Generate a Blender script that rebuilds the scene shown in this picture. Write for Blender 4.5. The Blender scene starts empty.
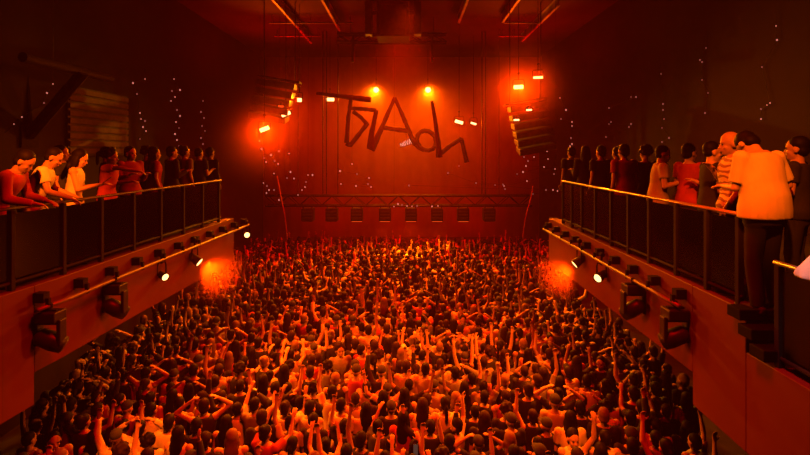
import bpy, bmesh, math, random
import numpy as np
from mathutils import Vector, Matrix, Euler

random.seed(11)
SC = bpy.context.scene
COL = SC.collection
PI = math.pi
EYE = 6.1          # eye height above the hall floor
F = 480.0          # focal length in pixels of the 810x455 frame
VX, VY = 408.0, 152.0

# ------------------------------------------------------------------ camera
cam_data = bpy.data.cameras.new('camera')
cam_data.sensor_width = 36.0
cam_data.sensor_fit = 'HORIZONTAL'
cam_data.lens = F * 36.0 / 810.0
cam_data.shift_x = (405.0 - VX) / 810.0
cam_data.shift_y = -(227.5 - VY) / 810.0
cam_data.clip_start = 0.05
cam_data.clip_end = 200
cam = bpy.data.objects.new('camera', cam_data)
COL.objects.link(cam)
cam.location = (0, 0, EYE)
cam.rotation_euler = (PI / 2, 0, 0)
SC.camera = cam

# ------------------------------------------------------------------ colour management
SC.view_settings.view_transform = 'Standard'
SC.view_settings.look = 'None'
SC.view_settings.exposure = -1.0
SC.view_settings.gamma = 1.0
SC.view_settings.use_curve_mapping = False

# ------------------------------------------------------------------ world: dark, with thin haze in the air
W = bpy.data.worlds.new('world')
SC.world = W
W.use_nodes = True
nt = W.node_tree
nt.nodes.clear()
wo = nt.nodes.new('ShaderNodeOutputWorld')
bg = nt.nodes.new('ShaderNodeBackground')
bg.inputs[0].default_value = (0.002, 0.0, 0.0, 1)
bg.inputs[1].default_value = 0.0
vs = nt.nodes.new('ShaderNodeVolumeScatter')
vs.inputs['Color'].default_value = (1, 0.26, 0.1, 1)
# the haze is thicker over the stage and thins out towards the balconies
geo = nt.nodes.new('ShaderNodeNewGeometry')
vsub = nt.nodes.new('ShaderNodeVectorMath')
vsub.operation = 'SUBTRACT'
vsub.inputs[1].default_value = (-0.4, 28.5, 5.6)
vmul = nt.nodes.new('ShaderNodeVectorMath')
vmul.operation = 'MULTIPLY'
vmul.inputs[1].default_value = (1 / 12.0, 1 / 10.0, 1 / 6.6)
vlen = nt.nodes.new('ShaderNodeVectorMath')
vlen.operation = 'LENGTH'
mr = nt.nodes.new('ShaderNodeMapRange')
mr.interpolation_type = 'SMOOTHSTEP'
mr.inputs['From Min'].default_value = 1.0
mr.inputs['From Max'].default_value = 0.0
mr.inputs['To Min'].default_value = 0.0015
mr.inputs['To Max'].default_value = 0.055
nt.links.new(geo.outputs['Position'], vsub.inputs[0])
nt.links.new(vsub.outputs[0], vmul.inputs[0])
nt.links.new(vmul.outputs[0], vlen.inputs[0])
nt.links.new(vlen.outputs['Value'], mr.inputs['Value'])
# smoke puffs added around some lamps to give them glowing halos
dens = mr.outputs[0]
for c, rad, dd in (((-5.24, 17.1, 6.94), 2.4, 0.065), ((4.14, 17.6, 8.5), 2.4, 0.065), ((-4.0, 9.75, 3.75), 0.75, 0.30), ((3.12, 9.55, 3.78), 0.7, 0.26), ((-1.77, 26.0, 9.5), 1.6, 0.10), ((1.10, 26.0, 9.5), 1.6, 0.10)):
    a1 = nt.nodes.new('ShaderNodeVectorMath')
    a1.operation = 'DISTANCE'
    a1.inputs[1].default_value = c
    a2 = nt.nodes.new('ShaderNodeMapRange')
    a2.interpolation_type = 'SMOOTHSTEP'
    a2.inputs['From Min'].default_value = rad
    a2.inputs['From Max'].default_value = 0.0
    a2.inputs['To Max'].default_value = dd
    a3 = nt.nodes.new('ShaderNodeMath')
    a3.operation = 'ADD'
    nt.links.new(geo.outputs['Position'], a1.inputs[0])
    nt.links.new(a1.outputs['Value'], a2.inputs['Value'])
    nt.links.new(dens, a3.inputs[0])
    nt.links.new(a2.outputs[0], a3.inputs[1])
    dens = a3.outputs[0]
nt.links.new(dens, vs.inputs['Density'])
try:
    W.cycles.volume_step_size = 1.0
    W.cycles.homogeneous_volume = False
except Exception as ex:
    print('volume setting', ex)
vs.inputs['Anisotropy'].default_value = 0.35
nt.links.new(bg.outputs[0], wo.inputs['Surface'])
nt.links.new(vs.outputs[0], wo.inputs['Volume'])
try:
    SC.cycles.max_bounces = 4
    SC.cycles.diffuse_bounces = 0
    SC.cycles.glossy_bounces = 1
    SC.cycles.transparent_max_bounces = 12
    SC.cycles.volume_bounces = 0
    SC.cycles.volume_max_steps = 48
    SC.cycles.use_denoising = True
    SC.cycles.sample_clamp_indirect = 3.0
except Exception:
    pass


def P(px, py, d):
    """pixel of the photograph and a depth -> a point of the hall"""
    return Vector(((px - VX) * d / F, d, EYE - (py - VY) * d / F))


# ------------------------------------------------------------------ the lights of the hall
RED = (1.0, 0.0, 0.0)
EMBER = (1.0, 0.035, 0.0003)
ORANGE = (1.0, 0.12, 0.001)
KEY = (1.0, 0.105, 0.0015)
AMBER = (1.0, 0.24, 0.004)


def spot(name, loc, target, power, color, angle, blend=0.6, radius=0.12, parent=None):
    d = bpy.data.lights.new(name, 'SPOT')
    d.energy = power
    d.color = color
    d.spot_size = math.radians(angle)
    d.spot_blend = blend
    d.shadow_soft_size = radius
    o = bpy.data.objects.new(name, d)
    COL.objects.link(o)
    o.location = loc
    v = Vector(target) - Vector(loc)
    o.rotation_euler = v.to_track_quat('-Z', 'Y').to_euler()
    return o


def area(name, loc, target, power, color, sx, sy):
    d = bpy.data.lights.new(name, 'AREA')
    d.energy = power
    d.color = color
    d.shape = 'RECTANGLE'
    d.size = sx
    d.size_y = sy
    o = bpy.data.objects.new(name, d)
    COL.objects.link(o)
    o.location = loc
    v = Vector(target) - Vector(loc)
    o.rotation_euler = v.to_track_quat('-Z', 'Y').to_euler()
    return o


# two backlights over the stage
BACK_A = P(376, 90, 26.5)
BACK_B = P(428, 90, 26.5)
for q in (BACK_A, BACK_B):
    spot('backlight_beam', q + Vector((0, -0.4, 0)), q + Vector((0, -10, -6.0)), 14000, AMBER, 84, 0.9, 0.05)
# stage wash thrown at the back wall
for x, z, pw, c in ((-6.4, 7.5, 450, RED), (-4.0, 7.8, 560, EMBER), (-1.7, 8.2, 400, ORANGE), (0.8, 8.2, 400, ORANGE), (3.2, 7.8, 560, EMBER), (5.6, 7.5, 450, RED)):
    spot('stage_wash', (x, 25.0, z), (x * 0.95, 29.0, z - 0.4), pw, c, 125, 1.0, 0.3)
for x in (-4.5, -0.4, 3.7):
    spot('stage_floor_wash', (x, 26.2, 1.6), (x, 29.0, 4.6), 200, RED, 140, 1.0, 0.3)
# beams from the lamps under the low truss, down on the front rows of the floor
UNDER = [308, 332, 357, 385, 411, 437, 463, 489]
UNDER_PW = [30, 60, 500, 2200, 2600, 2200, 300, 30]
for x, pw in zip(UNDER, UNDER_PW):
    q = P(x, 222, 22)
    spot('truss_beam', q, q + Vector((0, -2.2, -3.2)), pw, ORANGE, 130, 0.9)
# ceiling spots over the floor
spot('floor_wash', (-0.4, 19.8, 11.4), (-0.1, 14.8, 1.6), 30000, KEY, 64, 1.0, 0.4)
spot('floor_spot', (0.0, 16.5, 11.2), (-0.7, 8.8, 1.6), 21000, KEY, 47, 1.0, 0.3)
spot('floor_spot', (0.3, 3.0, 11.4), (-0.2, 8.6, 1.6), 4500, KEY, 44, 1.0, 0.25)
spot('floor_spot', (-2.0, 3.0, 11.4), (-4.2, 7.5, 1.6), 17000, KEY, 6.5, 0.5, 0.1)
spot('floor_spot', (1.6, 3.0, 11.4), (2.72, 7.3, 1.6), 14000, KEY, 6, 0.6, 0.1)
# unseen red fill spots added to lift the dim areas
spot('red_fill', (-0.4, 9.0, 11.3), (-0.4, 9.8, 0), 400, RED, 84, 1.0, 0.6)
spot('red_fill', (0.3, 4.0, 11.3), (-0.6, 4.8, 0), 9000, RED, 92, 1.0, 0.6)
spot('red_fill', (-0.4, 11.0, 11.3), (-0.4, 11.4, 0), 13000, RED, 52, 1.0, 0.6)
spot('red_fill', (1.5, 8.5, 11.2), (-5.2, 8.0, 4.6), 1800, RED, 50, 1.0, 0.3)
spot('red_fill', (-2.3, 8.5, 11.2), (4.3, 8.0, 4.6), 1300, RED, 50, 1.0, 0.3)
spot('red_fill', (-0.4, 21.0, 11.3), (-0.4, 19.0, 0), 24000, RED, 125, 1.0, 0.6)
# followspots over the two balconies
spot('balcony_spot', (-2.0, 1.2, 9.6), (-5.05, 6.6, 5.95), 15000, KEY, 12.5, 0.8, 0.1)
spot('balcony_spot', (1.2, 1.4, 9.2), (3.95, 5.6, 5.75), 4300, KEY, 22, 0.8, 0.1)
# white fill spot added out of frame to light the pale cloth
spot('cloth_fill', (2.6, 3.2, 6.9), (3.5, 3.9, 5.2), 160, (0.75, 1.0, 0.85), 24, 0.7, 0.05)
# upward light that grazes the ceiling steelwork
spot('ceiling_graze', (-5.6, 21.0, 9.5), (-4.0, 16.0, 11.5), 1100, ORANGE, 110, 1.0, 0.2)
spot('ceiling_red_fill', (-6.2, 22.5, 7.5), (-5.0, 21.0, 11.8), 1800, RED, 140, 1.0, 0.3)  # unseen red uplights added to brighten the upper hall
spot('ceiling_red_fill', (5.4, 22.5, 7.5), (4.2, 21.0, 11.8), 1800, RED, 140, 1.0, 0.3)
spot('ceiling_graze', (5.0, 21.0, 9.5), (3.6, 16.0, 11.5), 800, ORANGE, 110, 1.0, 0.2)

# ------------------------------------------------------------------ materials
MATS = {}


def mat(name, col, rough=0.6, metal=0.0, var=0.25, scale=6.0, spec=0.4):
    if name in MATS:
        return MATS[name]
    m = bpy.data.materials.new(name)
    m.use_nodes = True
    t = m.node_tree
    b = t.nodes['Principled BSDF']
    b.inputs['Roughness'].default_value = rough
    b.inputs['Metallic'].default_value = metal
    b.inputs['Specular IOR Level'].default_value = spec
    tc = t.nodes.new('ShaderNodeTexCoord')
    n = t.nodes.new('ShaderNodeTexNoise')
    n.inputs['Scale'].default_value = scale
    n.inputs['Detail'].default_value = 4
    r = t.nodes.new('ShaderNodeValToRGB')
    lo = [max(0, c * (1 - var)) for c in col]
    hi = [min(1, c * (1 + var)) for c in col]
    r.color_ramp.elements[0].position = 0.3
    r.color_ramp.elements[1].position = 0.7
    r.color_ramp.elements[0].color = (*lo, 1)
    r.color_ramp.elements[1].color = (*hi, 1)
    t.links.new(tc.outputs['Object'], n.inputs['Vector'])
    t.links.new(n.outputs['Fac'], r.inputs['Fac'])
    t.links.new(r.outputs['Color'], b.inputs['Base Color'])
    MATS[name] = m
    return m


def glow(name, col, strength):
    if name in MATS:
        return MATS[name]
    m = bpy.data.materials.new(name)
    m.use_nodes = True
    t = m.node_tree
    t.nodes.clear()
    o = t.nodes.new('ShaderNodeOutputMaterial')
    e = t.nodes.new('ShaderNodeEmission')
    e.inputs[0].default_value = (*col, 1)
    e.inputs[1].default_value = strength
    t.links.new(e.outputs[0], o.inputs['Surface'])
    m.cycles.emission_sampling = 'NONE'
    MATS[name] = m
    return m


def glass(name):
    m = bpy.data.materials.new(name)
    m.use_nodes = True
    t = m.node_tree
    t.nodes.clear()
    o = t.nodes.new('ShaderNodeOutputMaterial')
    tr = t.nodes.new('ShaderNodeBsdfTransparent')
    tr.inputs[0].default_value = (0.88, 0.84, 0.84, 1)
    gl = t.nodes.new('ShaderNodeBsdfGlossy')
    gl.inputs['Roughness'].default_value = 0.15
    gl.inputs['Color'].default_value = (0.6, 0.6, 0.6, 1)
    fr = t.nodes.new('ShaderNodeFresnel')
    fr.inputs[0].default_value = 1.45
    mx = t.nodes.new('ShaderNodeMixShader')
    t.links.new(fr.outputs[0], mx.inputs[0])
    t.links.new(tr.outputs[0], mx.inputs[1])
    t.links.new(gl.outputs[0], mx.inputs[2])
    t.links.new(mx.outputs[0], o.inputs['Surface'])
    MATS[name] = m
    return m


M_FLOOR = mat('dark_floor', (0.05, 0.05, 0.05), 0.5)
M_WALL = mat('dark_wall_paint', (0.02, 0.011, 0.010), 0.85, var=0.2, scale=1.2)
M_BACK = mat('stage_drape', (0.32, 0.15, 0.12), 0.9, var=0.12, scale=0.8)
M_CEIL = mat('ceiling_paint', (0.06, 0.03, 0.027), 0.9, var=0.2, scale=0.7)
M_FASCIA = mat('balcony_paint', (0.14, 0.018, 0.014), 0.55, var=0.10, scale=0.9)
M_SLABTOP = mat('balcony_floor', (0.06, 0.06, 0.06), 0.6)
M_STEEL = mat('black_steel', (0.022, 0.020, 0.020), 0.75, 0.0, spec=0.12)
M_RAIL = mat('brushed_handrail', (0.62, 0.58, 0.55), 0.3, 0.6, var=0.1)
M_PIPE = mat('grey_pipe', (0.28, 0.25, 0.24), 0.45, 0.4, var=0.1)
M_BEAM = mat('beam_paint', (0.62, 0.6, 0.58), 0.45, var=0.45, scale=1.5)
M_LAMP = mat('lamp_housing', (0.03, 0.03, 0.03), 0.4, 0.1)
M_BOX = mat('speaker_cabinet_black', (0.11, 0.10, 0.10), 0.6)
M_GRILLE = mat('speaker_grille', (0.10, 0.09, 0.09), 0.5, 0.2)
M_SIGN = mat('sign_black', (0.010, 0.007, 0.007), 0.9, var=0.4, scale=4, spec=0.05)
M_SLAT = mat('slat_panel', (0.16, 0.08, 0.07), 0.6)
M_CABLE = mat('cable_sheath', (0.03, 0.03, 0.03), 0.6)
M_ROPE = mat('pale_cable', (0.45, 0.36, 0.28), 0.5)
M_CLOTH_PALE = mat('pale_cloth', (0.75, 0.78, 0.74), 0.9)
M_STAIR = mat('stair_tread', (0.008, 0.007, 0.007), 0.8, spec=0.1)
M_GLASS = glass('balcony_glass')
G_LAMP = glow('lamp_lens_lit', (1.0, 0.52, 0.17), 7)
G_BACK = glow('backlight_lens_lit', (1.0, 0.62, 0.12), 12)
G_DIM = glow('lamp_lens_dim', (1.0, 0.10, 0.01), 1.8)
G_BULB = glow('fairy_bulb', (1.0, 0.26, 0.20), 1.5)
G_BULB2 = glow('fairy_bulb_faint', (1.0, 0.22, 0.18), 0.55)
G_WORD = glow('small_sign_lit', (1.0, 0.62, 0.45), 2.2)
G_PHONE = glow('phone_screen', (1.0, 0.45, 0.30), 0.15)

SKIN = [mat('skin_light', (0.62, 0.40, 0.30), 0.55, var=0.06), mat('skin_tan', (0.48, 0.29, 0.20), 0.55, var=0.06), mat('skin_brown', (0.28, 0.16, 0.10), 0.5, var=0.06)]
HAIR = [mat('hair_black', (0.008, 0.006, 0.005), 0.6, spec=0.12), mat('hair_brown', (0.025, 0.014, 0.009), 0.6, spec=0.12), mat('hair_fair', (0.22, 0.14, 0.08), 0.6, spec=0.15)]
TOPS = {'white': mat('cloth_white', (0.80, 0.78, 0.75), 0.9, var=0.08), 'grey': mat('cloth_grey', (0.25, 0.24, 0.24), 0.9), 'black': mat('cloth_black', (0.02, 0.02, 0.02), 0.9),
        'red': mat('cloth_red', (0.45, 0.05, 0.04), 0.9), 'beige': mat('cloth_beige', (0.55, 0.46, 0.36), 0.9), 'navy': mat('cloth_navy', (0.04, 0.05, 0.10), 0.9)}


def patterned():
    m = bpy.data.materials.new('cloth_patterned')
    m.use_nodes = True
    t = m.node_tree
    b = t.nodes['Principled BSDF']
    b.inputs['Roughness'].default_value = 0.9
    tc = t.nodes.new('ShaderNodeTexCoord')
    v = t.nodes.new('ShaderNodeTexWave')
    v.bands_direction = 'Z'
    v.inputs['Scale'].default_value = 5
    v.inputs['Distortion'].default_value = 6
    r = t.nodes.new('ShaderNodeValToRGB')
    r.color_ramp.elements[0].position = 0.35
    r.color_ramp.elements[1].position = 0.5
    r.color_ramp.elements[0].color = (0.30, 0.20, 0.16, 1)
    r.color_ramp.elements[1].color = (0.75, 0.70, 0.62, 1)
    t.links.new(tc.outputs['Object'], v.inputs['Vector'])
    t.links.new(v.outputs['Fac'], r.inputs['Fac'])
    t.links.new(r.outputs['Color'], b.inputs['Base Color'])
    return m


TOPS['patterned'] = patterned()
TROUSERS = [mat('denim_dark', (0.14, 0.13, 0.16), 0.9), mat('trousers_black', (0.02, 0.02, 0.02), 0.9)]
M_SHOE = mat('shoe_dark', (0.03, 0.03, 0.03), 0.6)
M_EYE = mat('eye_dark', (0.03, 0.02, 0.02), 0.2)
M_LIP = mat('lip', (0.40, 0.16, 0.13), 0.5)

# ------------------------------------------------------------------ mesh helpers


def new_obj(name, me, m=None, parent=None):
    o = bpy.data.objects.new(name, me)
    COL.objects.link(o)
    if m is not None and len(me.materials) == 0:
        me.materials.append(m)
    if parent is not None:
        o.parent = parent
    return o


def finish(name, bm, m, parent=None, smooth=False, bevel=0.0):
    bmesh.ops.recalc_face_normals(bm, faces=bm.faces)
    me = bpy.data.meshes.new(name)
    bm.to_mesh(me)
    bm.free()
    if smooth:
        for p in me.polygons:
            p.use_smooth = True
    o = new_obj(name, me, m, parent)
    if bevel > 0:
        b = o.modifiers.new('bevel', 'BEVEL')
        b.width = bevel
        b.segments = 2
        b.limit_method = 'ANGLE'
    return o


def thing(name, label, cat, loc=(0, 0, 0), group=None):
    o = bpy.data.objects.new(name, None)
    COL.objects.link(o)
    o.location = loc
    o.empty_display_size = 0.1
    o['label'] = label
    o['category'] = cat
    if group:
        o['group'] = group
    return o


def tag(o, label, cat, group=None, kind=None):
    o['label'] = label
    o['category'] = cat
    if group:
        o['group'] = group
    if kind:
        o['kind'] = kind
    return o


def struct(o):
    o['kind'] = 'structure'
    return o


def box(bm, lo, hi, mtx=None):
    r = bmesh.ops.create_cube(bm, size=1.0)
    lo = Vector(lo)
    hi = Vector(hi)
    c = (lo + hi) / 2
    s = hi - lo
    for v in r['verts']:
        v.co = Vector((v.co.x * s.x + c.x, v.co.y * s.y + c.y, v.co.z * s.z + c.z))
        if mtx is not None:
            v.co = mtx @ v.co
    return r['verts']


def frame_of(d):
    d = Vector(d).normalized()
    a = Vector((0, 0, 1)) if abs(d.z) < 0.9 else Vector((1, 0, 0))
    u = d.cross(a).normalized()
    return u, d.cross(u).normalized(), d


def rings(bm, lst, seg=12):
    """lst of (center, u, v, ru, rv): a closed tube"""
    prev = None
    first = None
    for c, u, v, ru, rv in lst:
        row = [bm.verts.new(c + u * (math.cos(2 * PI * k / seg) * ru) + v * (math.sin(2 * PI * k / seg) * rv)) for k in range(seg)]
        if prev:
            for k in range(seg):
                bm.faces.new((prev[k], prev[(k + 1) % seg], row[(k + 1) % seg], row[k]))
        else:
            first = row
        prev = row
    bm.faces.new(list(reversed(first)))
    bm.faces.new(prev)


def rod(bm, p, q, r1, r2=None, seg=10):
    p = Vector(p)
    q = Vector(q)
    r2 = r1 if r2 is None else r2
    u, v, d = frame_of(q - p)
    rings(bm, [(p, u, v, r1, r1), (q, u, v, r2, r2)], seg)


def path_tube(bm, pts, r, seg=8, flat=1.0):
    pts = [Vector(p) for p in pts]
    n = len(pts)
    lst = []
    u0 = None
    for i in range(n):
        d = (pts[min(i + 1, n - 1)] - pts[max(i - 1, 0)]).normalized()
        if u0 is None:
            u, v, _ = frame_of(d)
        else:
            u = (u0 - d * u0.dot(d)).normalized()
            v = d.cross(u).normalized()
        u0 = u
        rr = r[i] if isinstance(r, (list, tuple)) else r
        lst.append((pts[i], u, v, rr, rr * flat))
    rings(bm, lst, seg)


def capsule(bm, p, q, r1, r2=None, seg=12):
    p = Vector(p)
    q = Vector(q)
    r2 = r1 if r2 is None else r2
    u, v, d = frame_of(q - p)
    lst = []
    for a in (-80, -50, -20):
        a = math.radians(a)
        lst.append((p + d * (math.sin(a) * r1), u, v, math.cos(a) * r1, math.cos(a) * r1))
    for a in (20, 50, 80):
        a = math.radians(a)
        lst.append((q + d * (math.sin(a) * r2), u, v, math.cos(a) * r2, math.cos(a) * r2))
    rings(bm, lst, seg)


def ellipsoid(bm, c, r, mtx=None, seg=16):
    R = bmesh.ops.create_uvsphere(bm, u_segments=seg, v_segments=max(8, seg * 2 // 3), radius=1.0)
    for v in R['verts']:
        co = Vector((v.co.x * r[0], v.co.y * r[1], v.co.z * r[2]))
        if mtx is not None:
            co = mtx @ co
        v.co = co + Vector(c)


def remesh(bm, name, voxel, smooth=3, faces=4000):
    bmesh.ops.recalc_face_normals(bm, faces=bm.faces)
    me = bpy.data.meshes.new(name + '_src')
    bm.to_mesh(me)
    bm.free()
    o = bpy.data.objects.new(name + '_src', me)
    COL.objects.link(o)
    m = o.modifiers.new('r', 'REMESH')
    m.mode = 'VOXEL'
    m.voxel_size = voxel
    if smooth:
        s = o.modifiers.new('s', 'SMOOTH')
        s.factor = 0.5
        s.iterations = smooth
    dg = bpy.context.evaluated_depsgraph_get()
    n = len(o.evaluated_get(dg).data.polygons) * 2
    if n > faces:
        d = o.modifiers.new('d', 'DECIMATE')
        d.ratio = faces / n
        dg = bpy.context.evaluated_depsgraph_get()
    out = bpy.data.meshes.new_from_object(o.evaluated_get(dg))
    out.name = name
    bpy.data.objects.remove(o)
    bpy.data.meshes.remove(me)
    for p in out.polygons:
        p.use_smooth = True
    return out


# ------------------------------------------------------------------ a human figure
# Person frame: feet at the origin, facing +Y, standing 1.75 m.


class Figure:
    """joint positions of one pose; meshes for body, top, trousers, shoes, hair"""

    def __init__(self, arms, lean=0.0, yaw=0.0, pitch=0.0, slim=1.0, twist=0.0, curl=0.35, roll=0.0):
        self.slim = slim
        self.curl = curl
        self.arms_spec = arms
        self.U = Matrix.Translation((0, 0, 0.98)) @ Euler((-lean, roll, twist)).to_matrix().to_4x4() @ Matrix.Translation((0, 0, -0.98))
        self.H = self.U @ Matrix.Translation((0, 0.0, 1.485)) @ Euler((-pitch, 0, yaw)).to_matrix().to_4x4() @ Matrix.Scale(1.05, 4)
        self.arm = {}
        for s, (e, w) in ((1, arms[0]), (-1, arms[1])):
            sh = self.U @ Vector((0.175 * slim * s, 0, 1.425))
            e = (self.U.to_3x3() @ Vector(e)).normalized()
            w = (self.U.to_3x3() @ Vector(w)).normalized()
            el = sh + e * 0.285
            wr = el + w * 0.255
            self.arm[s] = (sh, el, wr, w)

    def head(self, bm):
        H = self.H
        R = H.to_3x3()

        def ell(c, r):
            ellipsoid(bm, H @ Vector(c), r, R)
        ell((0, 0.0, 0.155), (0.077, 0.096, 0.098))
        ell((0, 0.028, 0.085), (0.060, 0.068, 0.078))
        ell((0, 0.055, 0.035), (0.034, 0.036, 0.026))
        ell((0, 0.080, 0.150), (0.052, 0.018, 0.016))
        for s in (1, -1):
            ell((s * 0.079, -0.005, 0.115), (0.011, 0.022, 0.033))
            ell((s * 0.040, 0.066, 0.092), (0.022, 0.02, 0.02))
        capsule(bm, H @ Vector((0, 0.090, 0.128)), H @ Vector((0, 0.108, 0.094)), 0.009, 0.014)
        ell((0, 0.092, 0.062), (0.024, 0.010, 0.010))
        capsule(bm, self.U @ Vector((0, -0.015, 1.42)), H @ Vector((0, -0.008, 0.07)), 0.058, 0.052)

    def hand(self, bm, s, fingers=True):
        sh, el, wr, w = self.arm[s]
        n = w.cross(Vector((0, 0, 1)) if abs(w.z) < 0.85 else Vector((0, 1, 0)))
        if n.length < 1e-3:
            n = Vector((1, 0, 0))
        a = n.normalized()              # across the palm
        b = w.cross(a).normalized()     # palm normal
        c = wr + w * 0.05
        mt = Matrix((a, w, b)).transposed()
        ellipsoid(bm, c, (0.042, 0.056, 0.019), mt)
        if not fingers:
            ellipsoid(bm, c + w * 0.07, (0.036, 0.05, 0.014), mt)
            return
        cu = self.curl
        for k, (off, ln) in enumerate(((-0.031, 0.066), (-0.010, 0.078), (0.011, 0.074), (0.031, 0.058))):
            p0 = wr + w * 0.085 + a * off
            fan = a * (off * 2.2)
            d1 = (w + fan + b * cu).normalized()
            p1 = p0 + d1 * ln * 0.55
            d2 = (w + fan * 0.6 + b * cu * 2.6).normalized()
            p2 = p1 + d2 * ln * 0.5
            capsule(bm, p0, p1, 0.0105, 0.0098, 8)
            capsule(bm, p1, p2, 0.0098, 0.0085, 8)
        t0 = wr + w * 0.030 - a * 0.034
        t1 = t0 + (w * 0.7 - a * 0.8 + b * 0.3).normalized() * 0.042
        t2 = t1 + (w - a * 0.25 + b * 0.5).normalized() * 0.032
        capsule(bm, t0, t1, 0.0135, 0.0115, 8)
        capsule(bm, t1, t2, 0.0115, 0.0095, 8)

    def torso(self, bm, grow=0.0, z0=0.86, z1=1.5):
        s = self.slim
        loose = getattr(self, 'loose', False) and grow > 0
        prof = [(0.86, 0.158, 0.110), (0.95, 0.166, 0.118), (1.06, 0.142, 0.102), (1.18, 0.150, 0.106), (1.30, 0.176, 0.118), (1.38, 0.186, 0.108), (1.43, 0.165, 0.088), (1.465, 0.105, 0.070), (1.49, 0.062, 0.055)]
        R = self.U.to_3x3()
        lst = []
        for z, a, b in prof:
            if z < z0 - 1e-6 or z > z1 + 1e-6:
                continue
            if loose and z < 1.32:
                a, b = max(a, 0.172 + 0.02 * (1.32 - z)), max(b, 0.122)
            sway = -0.012 if 1.0 < z < 1.15 else (0.008 if 1.2 < z < 1.4 else 0)
            # below the hips the trunk does not lean
            U = self.U if z > 0.98 else Matrix.Identity(4)
            c = U @ Vector((0, sway, z))
            RR = U.to_3x3()
            lst.append((c, RR @ Vector((1, 0, 0)), RR @ Vector((0, 1, 0)), a * s + grow + (0.020 if grow and z < 1.0 else 0.008 if grow and z < 1.1 else 0), b * s + grow + (0.020 if grow and z < 1.0 else 0.008 if grow and z < 1.1 else 0)))
        rings(bm, lst, 20)

    def legs(self, bm, grow=0.0, zmin=0.0):
        for s in (1, -1):
            hip = Vector((0.088 * s, 0, 0.90))
            knee = Vector((0.100 * s, 0.03, 0.49))
            ank = Vector((0.105 * s, -0.02, 0.085))
            capsule(bm, hip, knee, 0.088 + grow, 0.058 + grow)
            capsule(bm, knee, knee + (ank - knee) * 0.35 + Vector((0, -0.012, 0)), 0.056 + grow, 0.056 + grow)
            capsule(bm, knee + (ank - knee) * 0.35 + Vector((0, -0.012, 0)), ank, 0.056 + grow, 0.038 + grow * 1.4)

    def body_bm(self, fingers=True, legs=True):
        bm = bmesh.new()
        self.head(bm)
        self.torso(bm)
        for s in (1, -1):
            sh, el, wr, w = self.arm[s]
            ellipsoid(bm, sh, (0.062, 0.062, 0.062))
            capsule(bm, sh, el, 0.052, 0.040)
            mid = el + (wr - el) * 0.3
            capsule(bm, el, mid, 0.040, 0.042)
            capsule(bm, mid, wr + w * 0.01, 0.042, 0.027)
            self.hand(bm, s, fingers)
        if legs:
            self.legs(bm)
            for s in (1, -1):
                capsule(bm, (0.105 * s, -0.04, 0.04), (0.118 * s, 0.15, 0.03), 0.036, 0.030)
        return bm

    def top_bm(self, sleeve=0.6):
        bm = bmesh.new()
        self.torso(bm, 0.017, 0.86, 1.47)
        g = 0.016
        for s in (1, -1):
            sh, el, wr, w = self.arm[s]
            if sleeve <= 0:
                capsule(bm, self.U @ Vector((0.105 * s, 0, 1.30)), self.U @ Vector((0.105 * s, -0.005, 1.455)), 0.04, 0.035)
                continue
            ellipsoid(bm, sh, (0.072, 0.072, 0.070))
            if sleeve <= 1:
                e = sh + (el - sh) * sleeve
                u, v, d = frame_of(el - sh)
                rings(bm, [(sh, u, v, 0.066, 0.066), (e, u, v, 0.066, 0.066)], 14)
            else:
                capsule(bm, sh, el, 0.052 + g, 0.042 + g)
                u, v, d = frame_of(wr - el)
                capsule(bm, el, el + d * 0.06, 0.042 + g, 0.042 + g)
                rings(bm, [(el + d * 0.03, u, v, 0.058, 0.058), (wr - d * 0.01, u, v, 0.042, 0.042)], 14)
        return bm

    def trousers_bm(self):
        bm = bmesh.new()
        lst = []
        for z, a, b in ((0.80, 0.165, 0.118), (0.9, 0.178, 0.128), (0.97, 0.178, 0.130), (1.0, 0.166, 0.122)):
            lst.append((Vector((0, 0, z)), Vector((1, 0, 0)), Vector((0, 1, 0)), a * self.slim, b * self.slim))
        rings(bm, lst, 18)
        for s in (1, -1):
            hip = Vector((0.088 * s, 0, 0.88))
            knee = Vector((0.100 * s, 0.03, 0.49))
            ank = Vector((0.105 * s, -0.02, 0.08))
            capsule(bm, hip, knee, 0.102, 0.074)
            u, v, d = frame_of(ank - knee)
            rings(bm, [(knee - d * 0.02, u, v, 0.073, 0.073), (knee + d * 0.15, u, v, 0.072, 0.074), (ank + d * 0.03, u, v, 0.058, 0.062)], 14)
        return bm

    def shoe_bm(self, side):
        bm = bmesh.new()
        for s in (side,):
            for k in range(2):
                ellipsoid(bm, (0.110 * s, 0.0 + 0.10 * k, 0.045 - 0.008 * k), (0.048, 0.105, 0.044 - 0.008 * k))
            box(bm, (0.110 * s - 0.045, -0.09, 0.0), (0.110 * s + 0.045, 0.19, 0.025))
        return bm

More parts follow.
